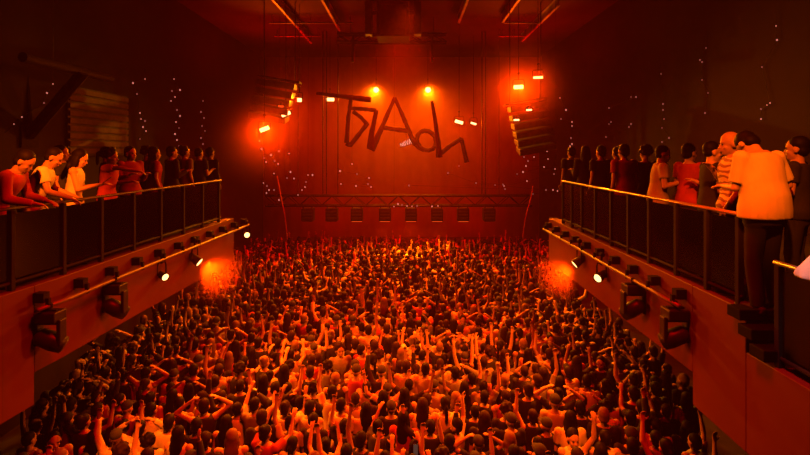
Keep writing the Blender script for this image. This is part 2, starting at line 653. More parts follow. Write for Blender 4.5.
    def hair_bm(self, kind):
        bm = bmesh.new()
        H = self.H
        R = H.to_3x3()

        def ell(c, r):
            ellipsoid(bm, H @ Vector(c), r, R)
        if kind == 'short':
            ell((0, -0.016, 0.178), (0.085, 0.098, 0.092))
            ell((0, -0.045, 0.115), (0.076, 0.062, 0.070))
        elif kind == 'crew':
            ell((0, -0.014, 0.172), (0.081, 0.097, 0.092))
            ell((0, -0.040, 0.120), (0.075, 0.060, 0.060))
        elif kind == 'long':
            ell((0, -0.018, 0.175), (0.088, 0.100, 0.096))
            ell((0, -0.055, 0.09), (0.095, 0.055, 0.10))
            ell((0, -0.075, -0.03), (0.105, 0.045, 0.13))
            ell((0, -0.095, -0.13), (0.085, 0.032, 0.10))
            for s in (1, -1):
                ell((0.078 * s, -0.015, 0.06), (0.028, 0.045, 0.10))
        elif kind == 'bun':
            ell((0, -0.018, 0.176), (0.084, 0.099, 0.092))
            ell((0, -0.045, 0.115), (0.074, 0.062, 0.070))
            ell((0, -0.085, 0.235), (0.048, 0.048, 0.045))
        elif kind == 'ponytail':
            ell((0, -0.018, 0.176), (0.084, 0.099, 0.092))
            ell((0, -0.045, 0.120), (0.074, 0.060, 0.066))
            ell((0, -0.125, 0.13), (0.03, 0.04, 0.05))
            ell((0, -0.140, 0.03), (0.03, 0.03, 0.11))
        elif kind == 'cap':
            ell((0, -0.005, 0.190), (0.087, 0.104, 0.082))
            ell((0, 0.115, 0.172), (0.068, 0.085, 0.012))
        elif kind == 'curly':
            rnd = random.Random(5)
            ell((0, -0.022, 0.182), (0.10, 0.105, 0.10))
            for i in range(40):
                a = rnd.uniform(0, 2 * PI)
                z = rnd.uniform(-0.5, 1)
                q = math.sqrt(max(0, 1 - z * z))
                y = math.sin(a) * q
                if y > 0.55 and z < 0.5:
                    continue
                ell((math.cos(a) * q * 0.10, -0.022 + y * 0.105, 0.182 + z * 0.10), (0.024, 0.024, 0.024))
        return bm

    def eye_bm(self, side):
        bm = bmesh.new()
        for s in (side,):
            ellipsoid(bm, self.H @ Vector((0.032 * s, 0.086, 0.128)), (0.014, 0.008, 0.008), self.H.to_3x3(), 10)
        return bm

    def mouth_bm(self):
        bm = bmesh.new()
        ellipsoid(bm, self.H @ Vector((0, 0.100, 0.062)), (0.023, 0.006, 0.007), self.H.to_3x3(), 10)
        return bm


DOWN = lambda s: ((0.13 * s, -0.08, -1), (0.0 * s, 0.34, -1))
BENT = lambda s: ((0.17 * s, 0.05, -1), (-0.30 * s, 0.95, 0.40))
UP = lambda s: ((0.40 * s, 0.30, 0.9), (-0.08 * s, 0.15, 1))
WIDE = lambda s: ((0.85 * s, 0.2, 0.55), (0.15 * s, 0.12, 1))
FWD = lambda s: ((0.25 * s, 0.85, 0.15), (-0.15 * s, 0.60, 0.8))
HEADHOLD = lambda s: ((0.9 * s, 0.15, 0.55), (-0.80 * s, -0.12, 0.62))
STRAIGHT = lambda s: ((0.22 * s, 0.18, 1), (0.05 * s, 0.1, 1))

POSES = [
    ('arms lowered', (DOWN(1), DOWN(-1))),
    ('hands at chest', (BENT(1), BENT(-1))),
    ('right arm raised', (UP(1), DOWN(-1))),
    ('both arms raised wide', (WIDE(1), WIDE(-1))),
    ('left arm raised', (BENT(1), UP(-1))),
    ('arms held up forward', (FWD(1), FWD(-1))),
    ('hands behind head', (HEADHOLD(1), HEADHOLD(-1))),
    ('both arms straight up', (STRAIGHT(1), STRAIGHT(-1))),
]
HAIRS = [('short', 'short-haired'), ('long', 'long-haired'), ('crew', 'crop-haired'), ('bun', 'bun-haired'), ('ponytail', 'ponytailed'), ('cap', 'capped'), ('curly', 'curly-haired')]
# ------------------------------------------------------------------ the hall
WL, WR, WBACK, WREAR, ZC = -8.7, 7.9, 29.0, -4.0, 11.8


def slab(name, lo, hi, m):
    bm = bmesh.new()
    box(bm, lo, hi)
    return struct(finish(name, bm, m))


slab('floor', (WL - .2, WREAR - .2, -0.2), (WR + .2, WBACK + .2, 0), M_FLOOR)
slab('ceiling', (WL - .2, WREAR - .2, ZC), (WR + .2, WBACK + .2, ZC + .2), M_CEIL)
slab('wall_left', (WL - .2, WREAR, 0), (WL, WBACK, ZC), M_WALL)
slab('wall_right', (WR, WREAR, 0), (WR + .2, WBACK, ZC), M_WALL)
slab('wall_rear', (WL, WREAR - .2, 0), (WR, WREAR, ZC), M_WALL)
# the drape behind the stage hangs in shallow folds
bm = bmesh.new()
prev = None
N = 160
for i in range(N + 1):
    x = WL + (WR - WL) * i / N
    y = WBACK - 0.12 - 0.018 * math.sin(i * 0.9) - 0.012 * math.sin(i * 0.37 + 1)
    cur = [bm.verts.new((x, y, 0)), bm.verts.new((x, y, ZC)), bm.verts.new((x, WBACK + .1, ZC)), bm.verts.new((x, WBACK + .1, 0))]
    if prev:
        for k in range(4):
            bm.faces.new((prev[k], prev[(k + 1) % 4], cur[(k + 1) % 4], cur[k]))
    else:
        bm.faces.new(cur)
    prev = cur
bm.faces.new(list(reversed(prev)))
struct(finish('wall_back', bm, M_BACK))
slab('floor_stage', (-6.5, 24.9, 0), (5.7, WBACK - .25, 1.0), M_FLOOR)

# balconies: slab, fascia, stepped near tier
LP = [(-4.62, -1.0), (-4.58, 5.4), (-4.50, 6.2), (-4.45, 8.0), (-4.28, 11.8)]
RP = [(3.45, -1.0), (3.45, 4.9), (3.46, 6.5), (3.45, 8.0), (3.46, 11.8)]


def edge_x(poly, y):
    for (x0, y0), (x1, y1) in zip(poly, poly[1:]):
        if y <= y1:
            t = (y - y0) / (y1 - y0)
            return x0 + (x1 - x0) * t
    return poly[-1][0]


def sub(poly, ya, yb):
    pts = [(edge_x(poly, ya), ya)] + [p for p in poly if ya < p[1] < yb] + [(edge_x(poly, yb), yb)]
    return pts


def prism(bm, outline, z0, z1):
    a = [bm.verts.new((x, y, z0)) for x, y in outline]
    b = [bm.verts.new((x, y, z1)) for x, y in outline]
    n = len(a)
    for k in range(n):
        bm.faces.new((a[k], a[(k + 1) % n], b[(k + 1) % n], b[k]))
    bm.faces.new(list(reversed(a)))
    bm.faces.new(b)


def fascia(name, poly, ya, yb, z0, z1, sgn):
    pts = sub(poly, ya, yb)
    bm = bmesh.new()
    prism(bm, pts + [(x + sgn * 0.22, y) for x, y in reversed(pts)], z0, z1)
    return struct(finish(name, bm, M_FASCIA, bevel=0.012))


def deck(name, poly, ya, yb, z0, z1, sgn, wall):
    pts = sub(poly, ya, yb)
    bm = bmesh.new()
    prism(bm, [(x + sgn * 0.22, y) for x, y in pts] + [(wall, yb), (wall, ya)], z0, z1)
    return struct(finish(name, bm, M_SLABTOP))


ZB = 4.45
fascia('trim_1', LP, 5.83, 11.8, 3.42, 4.48, -1)
fascia('trim_2', LP, -1.0, 5.83, 3.03, 4.48, -1)
fascia('trim_3', RP, 5.83, 11.8, 3.42, 4.48, 1)
fascia('trim_4', RP, 4.9, 5.83, 3.03, 4.48, 1)
fascia('trim_5', RP, -1.0, 4.9, 3.03, 4.06, 1)
deck('floor_balcony_left', LP, -1.0, 11.8, 3.5, ZB, -1, WL)
deck('floor_balcony_right', RP, 4.9, 11.8, 3.5, ZB, 1, WR)
deck('floor_balcony_lower', RP, -1.0, 4.9, 3.2, 4.04, 1, WR)
for k in range(3):
    y = 5.06 - 0.165 * k
    z = 4.50 - 0.14 * k
    bm = bmesh.new()
    box(bm, (3.36, y - 0.20, z - 0.11), (4.6, y, z))
    s = finish('stair_step', bm, M_STAIR, bevel=0.008)
    struct(s)

# painted ceiling beams
for x, ya, yb in ((-4.75, 13.5, 23.6), (-3.02, 13.5, 21.2), (2.1, 13.5, 19.9), (3.9, 13.5, 19.8), (5.5, 17.5, 23.2)):
    bm = bmesh.new()
    box(bm, (x - 0.045, ya, 11.43), (x + 0.045, yb, 11.46))
    box(bm, (x - 0.008, ya, 11.46), (x + 0.008, yb, 11.76))
    box(bm, (x - 0.045, ya, 11.76), (x + 0.045, yb, 11.80))
    struct(finish('ceiling_beam', bm, M_BEAM))
for xa, xb, y in ((-5.8, -2.3, 20.0), (-6.2, -4.0, 22.3), (4.0, 5.6, 20.0), (4.2, 5.6, 22.3)):
    bm = bmesh.new()
    rod(bm, (xa, y, 11.48), (xb, y, 11.48), 0.035)
    for x in (xa + 0.15, (xa + xb) / 2, xb - 0.15):
        rod(bm, (x, y, 11.48), (x, y, ZC), 0.012, seg=6)
    o = finish('ceiling_pipe', bm, M_PIPE)
    side = 'left of the truss' if xa < 0 else 'right of the truss'
    tag(o, 'thin cross pipe under the ceiling, %s, %s of two' % (side, 'nearer' if y < 21 else 'farther'), 'pipe', 'cross pipes under the ceiling')

# ------------------------------------------------------------------ railings


def railing(label, poly, ya, yb, zfloor, zrail, sgn, posts, rail_mat=None):
    x0 = edge_x(poly, ya)
    t = thing('balcony_railing', label, 'railing', (x0, ya, zfloor))
    off = Vector((x0, ya, zfloor))

    def at(y, z, dx=0.0):
        return Vector((edge_x(poly, y) + sgn * (0.07 + dx), y, z)) - off
    ys = [ya] + [p[1] for p in poly if ya < p[1] < yb] + [yb]
    bm = bmesh.new()
    path_tube(bm, [at(y, zrail) for y in ys], 0.030, 10, 0.7)
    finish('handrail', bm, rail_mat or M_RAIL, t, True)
    bm = bmesh.new()
    path_tube(bm, [at(y, zfloor + 0.09) for y in ys], 0.022, 8)
    finish('bottom_rail', bm, M_STEEL, t, True)
    for y in posts:
        bm = bmesh.new()
        c = at(y, 0)
        box(bm, (c.x - 0.03, c.y - 0.03, 0.0), (c.x + 0.03, c.y + 0.03, zrail - zfloor - 0.02))
        finish('post', bm, M_STEEL, t, bevel=0.006)
    for a, b in zip(posts, posts[1:]):
        bm = bmesh.new()
        p, q = at(a + 0.05, 0), at(b - 0.05, 0)
        v = [(p.x - 0.006, p.y), (q.x - 0.006, q.y), (q.x + 0.006, q.y), (p.x + 0.006, p.y)]
        prism(bm, v, 0.13, zrail - zfloor - 0.06)
        finish('glass_panel', bm, M_GLASS, t)
    return t


railing('long glass and dark post railing on the left balcony with a thin handrail', LP, 3.6, 11.2, ZB + .03, 5.44, -1, [3.7, 4.5, 5.05, 5.6, 6.35, 7.1, 7.9, 8.7, 9.5, 10.3, 11.1], M_GRILLE)  # dark rail material stands in for the dimmer light on this side
railing('long glass railing on the right balcony with a bright orange lit handrail', RP, 5.06, 10.95, ZB + .03, 5.44, 1, [5.1, 5.65, 6.3, 7.0, 7.65, 8.3, 9.0, 9.7, 10.3, 10.9])
railing('short lower railing beside the balcony steps at the right edge', RP, 2.2, 4.6, 4.06, 5.045, 1, [2.3, 3.1, 3.85, 4.55])

# pale cloth over the lower rail
bm = bmesh.new()
prev = None
for i in range(15):
    s = i / 14
    y = 4.33 - 0.75 * s
    fold = 0.022 * math.sin(s * 34)
    h = 0.30 * min(1.0, s * 3.2)
    low = 4.98 - 0.5 * min(1.0, max(0.0, s - 0.35) * 6)
    prof = [(-0.045 + fold, low), (-0.045 + fold * .6, (low + 5.05) / 2), (-0.042, 5.05), (0.0, 5.075 + h), (0.045, 5.06 + h * .6), (0.06, 4.98), (0.06 + fold, low + .05)]
    cur = [bm.verts.new((3.52 + a, y + 0.012 * math.sin(k * 2 + s * 6), z)) for k, (a, z) in enumerate(prof)]
    if prev:
        for k in range(len(cur) - 1):
            bm.faces.new((prev[k], prev[k + 1], cur[k + 1], cur[k]))
    prev = cur
o = finish('draped_cloth', bm, M_CLOTH_PALE, smooth=True)
sm = o.modifiers.new('solid', 'SOLIDIFY')
sm.thickness = 0.012
ss = o.modifiers.new('sub', 'SUBSURF')
ss.levels = ss.render_levels = 1
tag(o, 'pale greenish white cloth draped over the lower rail at the right edge', 'cloth')

# ------------------------------------------------------------------ lamps


def stage_lamp(loc, aim, label, lens, r=0.10, length=0.28, rect=None, hang=0.35, group=None, name='stage_lamp', mount=(0, 0, 1), pole=False):
    loc = Vector(loc)
    t = thing(name, label, 'lamp', loc, group)
    d = (Vector(aim) - loc).normalized()
    u, v, _ = frame_of(d)
    if abs(d.z) < 0.98:
        u = d.cross(Vector((0, 0, 1))).normalized()
        v = u.cross(d).normalized()
    bm = bmesh.new()
    if rect:
        w, h = rect
        mt = Matrix((u, d, v)).transposed().to_4x4()
        box(bm, (-w / 2 - .02, -length, -h / 2 - .02), (w / 2 + .02, -0.01, h / 2 + .02), mt)
        box(bm, (-w / 2 + .02, -length - 0.05, -h / 2 + .02), (w / 2 - .02, -length, h / 2 - .02), mt)
        finish('housing', bm, M_LAMP, t, bevel=0.01)
        bm = bmesh.new()
        box(bm, (-w / 2, -0.02, -h / 2), (w / 2, 0.0, h / 2), mt)
        finish('lens', bm, lens, t)
        hw = w / 2 + 0.04
    else:
        rings(bm, [(d * -length * 1.05, u, v, r * .45, r * .45), (d * -length, u, v, r * .75, r * .75), (d * -length * .5, u, v, r * .9, r * .9), (d * -.01, u, v, r * 1.08, r * 1.08), (d * 0.02, u, v, r * 1.12, r * 1.12), (d * 0.02, u, v, r * 0.98, r * 0.98), (d * 0.004, u, v, r * 0.96, r * 0.96)], 18)
        finish('housing', bm, M_LAMP, t, True)
        bm = bmesh.new()
        rings(bm, [(d * 0.003, u, v, r * .94, r * .94), (d * 0.012, u, v, r * .9, r * .9), (d * 0.022, u, v, r * .4, r * .4)], 18)
        finish('lens', bm, lens, t, True)
        hw = r * 1.25
    m = Vector(mount).normalized()
    c = d * (-length * 0.45)
    bm = bmesh.new()
    top = c + m * hang * 0.55
    path_tube(bm, [c + u * hw, c + u * hw + m * hang * 0.4, top + u * hw * .8, top, top - u * hw * .8, c - u * hw + m * hang * 0.4, c - u * hw], 0.014, 6)
    finish('yoke', bm, M_STEEL, t)
    bm = bmesh.new()
    rod(bm, top - m * 0.02, c + m * hang, 0.02, seg=8)
    uu, vv, _ = frame_of(m)
    rod(bm, c + m * hang - uu * 0.05, c + m * hang + uu * 0.05, 0.04, seg=10)
    finish('clamp', bm, M_STEEL, t)
    if pole:
        bm = bmesh.new()
        rod(bm, c + m * (hang - 0.03), (c.x, c.y, ZC - loc.z), 0.011, seg=6)
        finish('drop_pole', bm, M_STEEL, t)
    return t


def fascia_lamp(px, py, x, aim, label, lens, r, power, ang=75, color=ORANGE):
    d = x * F / (px - VX)
    q = P(px, py, d)
    t = stage_lamp(q, aim, label, lens, r, 0.24, None, 4.24 - q.z + 0.05, 'lamps on the balcony pipes')
    spot('fascia_beam', q + (Vector(aim) - q).normalized() * 0.06, aim, power, color, ang, 0.9, 0.08)
    return t


fascia_lamp(165, 277, -4.30, (0.4, 5.5, 2.6), 'small lit lamp on the left balcony pipe, nearer the camera', G_LAMP, 0.065, 60)
fascia_lamp(199, 262, -4.20, (-0.8, 9.4, 1.6), 'bright lit lamp with orange glow on the left balcony pipe', G_LAMP, 0.09, 3000, 120, KEY)
fascia_lamp(247, 235, -4.13, (0, 4.0, 4.0), 'small lit lamp at the far end of the left balcony pipe', G_LAMP, 0.07, 60)
fascia_lamp(575, 264, 3.28, (0.2, 9.2, 1.6), 'bright lit lamp with orange glow on the right balcony pipe', G_LAMP, 0.085, 2600, 120, KEY)
fascia_lamp(598, 278, 3.28, (-0.8, 5.5, 2.6), 'small lit lamp on the right balcony pipe, nearer the camera', G_LAMP, 0.075, 120)


def moving_head(px, py, x, label, face):
    d = x * F / (px - VX)
    q = P(px, py, d)
    q.z = 4.16
    t = thing('moving_head_lamp', label, 'lamp', q, 'unlit moving heads under the balcony pipes')
    bm = bmesh.new()
    box(bm, (-0.13, -0.11, -0.13), (0.13, 0.11, 0.0))
    finish('base', bm, M_LAMP, t, bevel=0.015)
    bm = bmesh.new()
    for s in (1, -1):
        box(bm, (s * 0.14 - 0.025, -0.06, -0.42), (s * 0.14 + 0.025, 0.06, -0.10))
    box(bm, (-0.15, -0.06, -0.16), (0.15, 0.06, -0.12))
    finish('yoke', bm, M_LAMP, t, bevel=0.012)
    dd = Vector(face).normalized()
    c = Vector((0, 0, -0.36))
    u, v, _ = frame_of(dd)
    bm = bmesh.new()
    rings(bm, [(c - dd * .17, u, v, .05, .05), (c - dd * .13, u, v, .10, .10), (c + dd * .04, u, v, .115, .115), (c + dd * .17, u, v, .10, .10)], 18)
    finish('head', bm, M_LAMP, t, True)
    bm = bmesh.new()
    rings(bm, [(c + dd * .165, u, v, .085, .085), (c + dd * .18, u, v, .07, .07)], 18)
    finish('lens', bm, M_GRILLE, t, True)
    bm = bmesh.new()
    box(bm, (-.10, -.03, -.01), (.10, .03, .02))
    rod(bm, (0, 0, 0.0), (0, 0, 0.09), 0.03, seg=8)
    finish('clamp', bm, M_STEEL, t)
    return t


moving_head(50, 315, -4.38, 'unlit black moving head lamp hung at the near end of the left pipe', (0.8, 0.3, -0.5))
moving_head(115, 290, -4.32, 'unlit black moving head lamp midway along the left balcony pipe', (0.6, 0.5, -0.6))
moving_head(633, 293, 3.30, 'unlit black moving head lamp midway along the right balcony pipe', (-0.6, 0.5, -0.6))
moving_head(675, 310, 3.32, 'unlit black moving head lamp hung at the near end of the right pipe', (-0.8, 0.3, -0.5))


def balcony_pipe(label, poly, ya, yb, sgn):
    x0 = edge_x(poly, ya) - sgn * 0.15
    off = Vector((x0, ya, 4.22))
    t = thing('lighting_pipe', label, 'pipe', off)
    ys = [ya] + [p[1] for p in poly if ya < p[1] < yb] + [yb]
    bm = bmesh.new()
    path_tube(bm, [Vector((edge_x(poly, y) - sgn * 0.15, y, 4.22)) - off for y in ys], 0.026, 8)
    finish('pipe', bm, M_PIPE, t, True)
    n = int((yb - ya) / 0.62)
    for i in range(n + 1):
        y = ya + 0.15 + (yb - ya - 0.3) * i / n
        e = edge_x(poly, y)
        bm = bmesh.new()
        box(bm, (min(e, e - sgn * 0.13) - off.x, y - 0.05 - off.y, 0.05), (max(e, e - sgn * 0.13) - off.x, y + 0.05 - off.y, 0.17))
        box(bm, (e - sgn * 0.15 - 0.02 - off.x, y - 0.02 - off.y, -0.03), (e - sgn * 0.15 + 0.02 - off.x, y + 0.02 - off.y, 0.10))
        finish('bracket', bm, M_STEEL, t)


balcony_pipe('grey lamp pipe bracketed along the front of the left balcony', LP, 5.7, 12.45, -1)
balcony_pipe('grey lamp pipe bracketed along the front of the right balcony', RP, 5.85, 11.75, 1)

# backlights hung behind the letters
for q, lab in ((BACK_A, 'brilliant yellow backlight behind the letter A, left of the pair'), (BACK_B, 'brilliant yellow backlight above the tall letter h, right of the pair')):
    stage_lamp(q, q + Vector((0, -10, -1.5)), lab, G_BACK, 0.16, 0.35, None, 0.6, 'backlights above the stage', pole=True)
# small bright bar lamps around the stage
BARS = [
    (299.5, 100, 18.5, (.16, .14), 'small square lit lamp beside the left speaker array', 60),
    (286, 114, 18.0, (.34, .13), 'upper slanted lit bar lamp below the left speaker array', 60),
    (264.5, 129, 17.5, (.34, .14), 'lower slanted lit bar lamp below the left speaker array', 90),
    (330, 99.5, 23.5, (.40, .16), 'lit bar lamp tucked under the crossbar of the letter T', 60),
    (459, 122, 23.5, (.40, .15), 'bigger lit lamp right of the tall letter h stem', 60),
    (473.5, 123.5, 23.5, (.28, .09), 'smaller lit lamp right of the letter h stem', 30),
    (518.5, 87, 18.0, (.34, .14), 'bright lit bar lamp above the right speaker array', 120),
    (538, 77.5, 18.0, (.34, .08), 'thin lit bar lamp highest above the right speaker array', 40),
]
for px, py, d, rc, lab, pw in BARS:
    pw *= 4 if px in (264.5, 518.5) else 1.5
    q = P(px, py, d)
    roll = 0.25 if 'slanted' in lab else 0
    t = stage_lamp(q, (-0.2, 2.0, 4.0), lab, G_LAMP, 0.1, 0.16, rc, 0.5, 'lit bar lamps around the stage', pole=True)
    for ch in t.children:
        if ch.name.startswith(('housing', 'lens')):
            ch.rotation_euler = (0, -0.42 if roll else (0.3 if 455 < px < 480 else 0.0), 0)
    spot('bar_beam', q + Vector((0, -0.12, 0)), (-0.2 + (q.x > 0) * .5, 4.0, 2.0), pw * 12, KEY if pw > 300 else ORANGE, 120, 0.9, 0.1)

# ------------------------------------------------------------------ hanging speaker arrays


def line_array(label, cx, d, tops, roll, sgn):
    c0 = P(cx, tops[0], d)
    t = thing('speaker_array', label, 'speaker array', c0, 'flown speaker arrays')
    n = len(tops)
    for k, (py, dx) in enumerate(tops_dx(tops)):
        c = P(cx + dx, py, d) - c0
        mt = Matrix.Translation(c) @ Euler((0.05 * k, roll, sgn * 0.25)).to_matrix().to_4x4()
        w = 0.78
        bm = bmesh.new()
        # wedge cabinet, deeper at the front
        vs_ = [(-w, -.28, -.12), (w, -.28, -.12), (w * .8, .32, -.10), (-w * .8, .32, -.10), (-w, -.28, .12), (w, -.28, .12), (w * .8, .32, .10), (-w * .8, .32, .10)]
        vv = [bm.verts.new(mt @ Vector(q)) for q in vs_]
        for f in ((0, 3, 2, 1), (4, 5, 6, 7), (0, 1, 5, 4), (1, 2, 6, 5), (2, 3, 7, 6), (3, 0, 4, 7)):
            bm.faces.new([vv[i] for i in f])
        cab = finish('cabinet', bm, M_BOX, t, bevel=0.015)
        bm = bmesh.new()
        box(bm, (-w * .92, -.31, -.09), (w * .92, -.283, .09), mt)
        finish('grille', bm, M_GRILLE, cab)
    for s in (1, -1):
        bm = bmesh.new()
        a = Euler((0, roll, 0)).to_matrix() @ Vector((s * 0.6, 0, 0.15))
        rod(bm, a, (a.x, 0, ZC - c0.z), 0.02, seg=8)
        finish('hanging_chain', bm, M_CABLE, t)
    bm = bmesh.new()
    box(bm, (-0.8, -0.2, 0.17), (0.8, 0.2, 0.24), Euler((0, roll, 0)).to_matrix().to_4x4())
    finish('top_frame', bm, M_STEEL, t)
    return t


def tops_dx(tops):
    return [(py, 1.8 * k) for k, py in enumerate(tops)] if tops[0] > 100 else [(py, -2.2 * k) for k, py in enumerate(tops)]


line_array('dark slatted speaker array hung at the right of the stage', 526, 18.3, [107, 116, 124, 132, 140, 148], -0.17, 1)
line_array('dark slatted speaker array hung at the left of the stage', 279, 18.3, [85, 93, 101, 109, 117], 0.17, -1)
for px, py, lab in ((529, 110, 'small glowing lamp on the top cabinet of the right speaker array'), (516.5, 120, 'small glowing lamp at the inner edge of the right speaker array'), (281, 106.5, 'small dim lamp at the face of the left speaker array')):
    q = P(px, py, 17.75)
    stage_lamp(q, (-0.2, 2, 4), lab, G_LAMP if px > 400 else G_DIM, 0.07, 0.12, (.20, .06), 0.12, 'tiny lamps on the speaker arrays')

# ------------------------------------------------------------------ trusses, chains and hung things


def truss(label, x0, x1, d, ytop, ybot, depth, drops=()):
    z1 = EYE - (ytop - VY) * d / F
    z0 = EYE - (ybot - VY) * d / F
    t = thing('lighting_truss', label, 'truss', (x0, d, z0))
    L = x1 - x0
    H = z1 - z0
    for yy in (0, depth):
        for zz in (0, H):
            bm = bmesh.new()
            rod(bm, (0, yy, zz), (L, yy, zz), 0.045, seg=10)
            finish('chord', bm, M_STEEL, t, True)
    bm = bmesh.new()
    n = max(3, int(L / 0.5))
    for i in range(n):
        a, b = L * i / n, L * (i + 1) / n
        for yy in (0, depth):
            rod(bm, (a, yy, 0 if i % 2 else H), (b, yy, H if i % 2 else 0), 0.018, seg=6)
        rod(bm, (a, 0, H), (b, depth, H), 0.015, seg=6)
        rod(bm, (a, 0, 0), (b, depth, 0), 0.015, seg=6)
    finish('lattice', bm, M_STEEL, t)
    for px, pya, pyb in drops:
        p, q = P(px, pya, d), P(px, pyb, d)
        o = Vector((x0, d, z0))
        bm = bmesh.new()
        rod(bm, p - o, q - o, 0.06, seg=8)
        finish('drop_arm', bm, M_STEEL, t)
    for xx in (L * 0.12, L * 0.88):
        bm = bmesh.new()
        rod(bm, (xx, depth / 2, H), (xx, depth / 2, ZC - z0), 0.015, seg=6)
        finish('hanger', bm, M_CABLE, t)
    return t


truss('short dark truss hung under the ceiling above the letters', P(337, 0, 20).x, P(447, 0, 20).x, 20.0, 33.5, 41.5, 0.35, ((353, 36, 62), (432, 36, 62)))
truss('long dark truss low over the stage front above the row of lamps', P(265, 0, 22).x, P(532, 0, 22).x, 22.0, 196, 206, 0.45)

q = P(393, 18, 18)
t = thing('hanging_cabinet', 'tall dark box hung from the ceiling over the middle of the hall', 'cabinet', (q.x, 18.0, 10.45))
bm = bmesh.new()
box(bm, (-0.62, 0, 0), (0.62, 1.2, 1.33))
body_box = finish('body', bm, M_STEEL, t, bevel=0.03)
for s in (1, -1):  # fins shaped after faint streaks of light beside the box
    bm = bmesh.new()
    box(bm, (s * 0.93 - 0.14, 0.1, 0.1), (s * 0.93 + 0.14, 0.5, 1.33))
    finish('light_streak_fin', bm, M_GRILLE, t, bevel=0.02)
    bm = bmesh.new()
    box(bm, (min(s * .60, s * .80), 0.25, 0.9), (max(s * .60, s * .80), 0.35, 1.0))
    finish('streak_fin_bracket', bm, M_STEEL, t)
bm = bmesh.new()
box(bm, (-0.5, -0.03, 0.06), (0.5, 0.0, 1.2))
finish('front_grille', bm, M_GRILLE, t)

for px, pya, pyb, lab in ((323, 25, 194, 'dark hanging chain crossing the left tip of the letter T'), (326.5, 25, 194, 'dark hanging chain just right of the outermost left chain'), (338, 38, 194, 'thin dark chain crossing the T bar near its middle'), (482, 25, 194, 'dark hanging chain right of the letter h'), (485.5, 70, 194, 'thin dark chain outermost beside the letter h')):
    p = P(px, pya, 22.6)
    q = P(px, pyb, 22.6)
    p.z = ZC
    bm = bmesh.new()
    n = 60
    rod(bm, (0, 0, 0), (0, 0, p.z - q.z), 0.026, seg=6)
    for k in range(n):
        z = (p.z - q.z) * (k + .5) / n
        ellipsoid(bm, (0, 0, z), (0.034, 0.02, 0.04), None, 8)
    o = finish('hanging_chain', bm, M_CABLE)
    o.location = q
    tag(o, lab, 'chain', 'chains hung before the stage')

for pts, lab, d in (([(277, 176), (279.5, 190), (283.5, 210), (285.8, 227), (287, 240)], 'pale loose cable hanging at the left end of the low truss', 22.0), ([(533, 186), (531, 198), (526.7, 214), (524, 230), (523, 240)], 'pale loose cable hanging at the right end of the low truss', 22.0)):
    bm = bmesh.new()
    w = [P(x, y, d - 0.35 * (1 - abs(i - 2) / 3)) for i, (x, y) in enumerate(pts)]
    dense = []
    for i in range(len(w) - 1):
        p0, p1, p2, p3 = w[max(i - 1, 0)], w[i], w[i + 1], w[min(i + 2, len(w) - 1)]
        for k in range(6):
            tt = k / 6
            dense.append(0.5 * ((2 * p1) + (p2 - p0) * tt + (2 * p0 - 5 * p1 + 4 * p2 - p3) * tt ** 2 + (3 * p1 - p0 - 3 * p2 + p3) * tt ** 3))
    dense.append(w[-1])
    dense = [v - w[0] for v in dense]
    path_tube(bm, dense, 0.03, 8)
    o = finish('hanging_cable', bm, M_ROPE, smooth=True)
    o.location = w[0]
    tag(o, lab, 'cable', 'loose pale cables')

# the row of eight box lamps
NTH = ['first', 'second', 'third', 'fourth', 'fifth', 'sixth', 'seventh', 'eighth']
for i, (px, pw) in enumerate(zip(UNDER, UNDER_PW)):
    q = P(px, 214, 22.1)
    t = thing('box_lamp', 'dark box lamp under the low truss, %s from the left of eight' % NTH[i], 'lamp', q, 'row of box lamps under the low truss')
    bm = bmesh.new()
    box(bm, (-.27, -.2, -.31), (.27, .25, .27))
    h = finish('housing', bm, M_STEEL, t, bevel=0.02)
    bm = bmesh.new()
    for k in range(3):
        box(bm, (-.22, -.235, -.2 + .15 * k), (.22, -.2, -.13 + .15 * k))
    finish('front_louver', bm, M_LAMP, h)
    bm = bmesh.new()
    box(bm, (-.23, -.16, -.335), (.23, .2, -.31))
    finish('lens', bm, G_DIM if pw > 100 else M_GRILLE, t)
    bm = bmesh.new()
    for s in (1, -1):
        box(bm, (s * .2 - .02, -.13, .27), (s * .2 + .02, -.07, .46))
    finish('bracket', bm, M_STEEL, t)

# ------------------------------------------------------------------ the hung letters
DL = 22.2


def letter(label, strokes, back=0.0):
    DL = 22.2 + back
    p0 = P(*strokes[0][0][0], DL)
    bm = bmesh.new()
    rnd = random.Random(len(label))
    for k, (pts, th) in enumerate(strokes):
        fine = []
        for a, b in zip(pts, pts[1:]):
            for i in range(5):
                fine.append((a[0] + (b[0] - a[0]) * i / 5, a[1] + (b[1] - a[1]) * i / 5))
        fine.append(pts[-1])
        w = [P(x, y, DL + 0.02 * k) - p0 for x, y in fine]
        n = len(w)
        rad = []
        for i in range(n):
            tt = i / (n - 1)
            base = th[0] + (th[1] - th[0]) * tt
            rad.append((base * 0.64 * DL / F) * rnd.uniform(0.88, 1.12))
        path_tube(bm, w, rad, 10)
    o = finish('sign_letter', bm, M_SIGN, smooth=True)
    o.location = p0
    tag(o, label, 'letter', 'brushed letters hung over the stage')
    return o


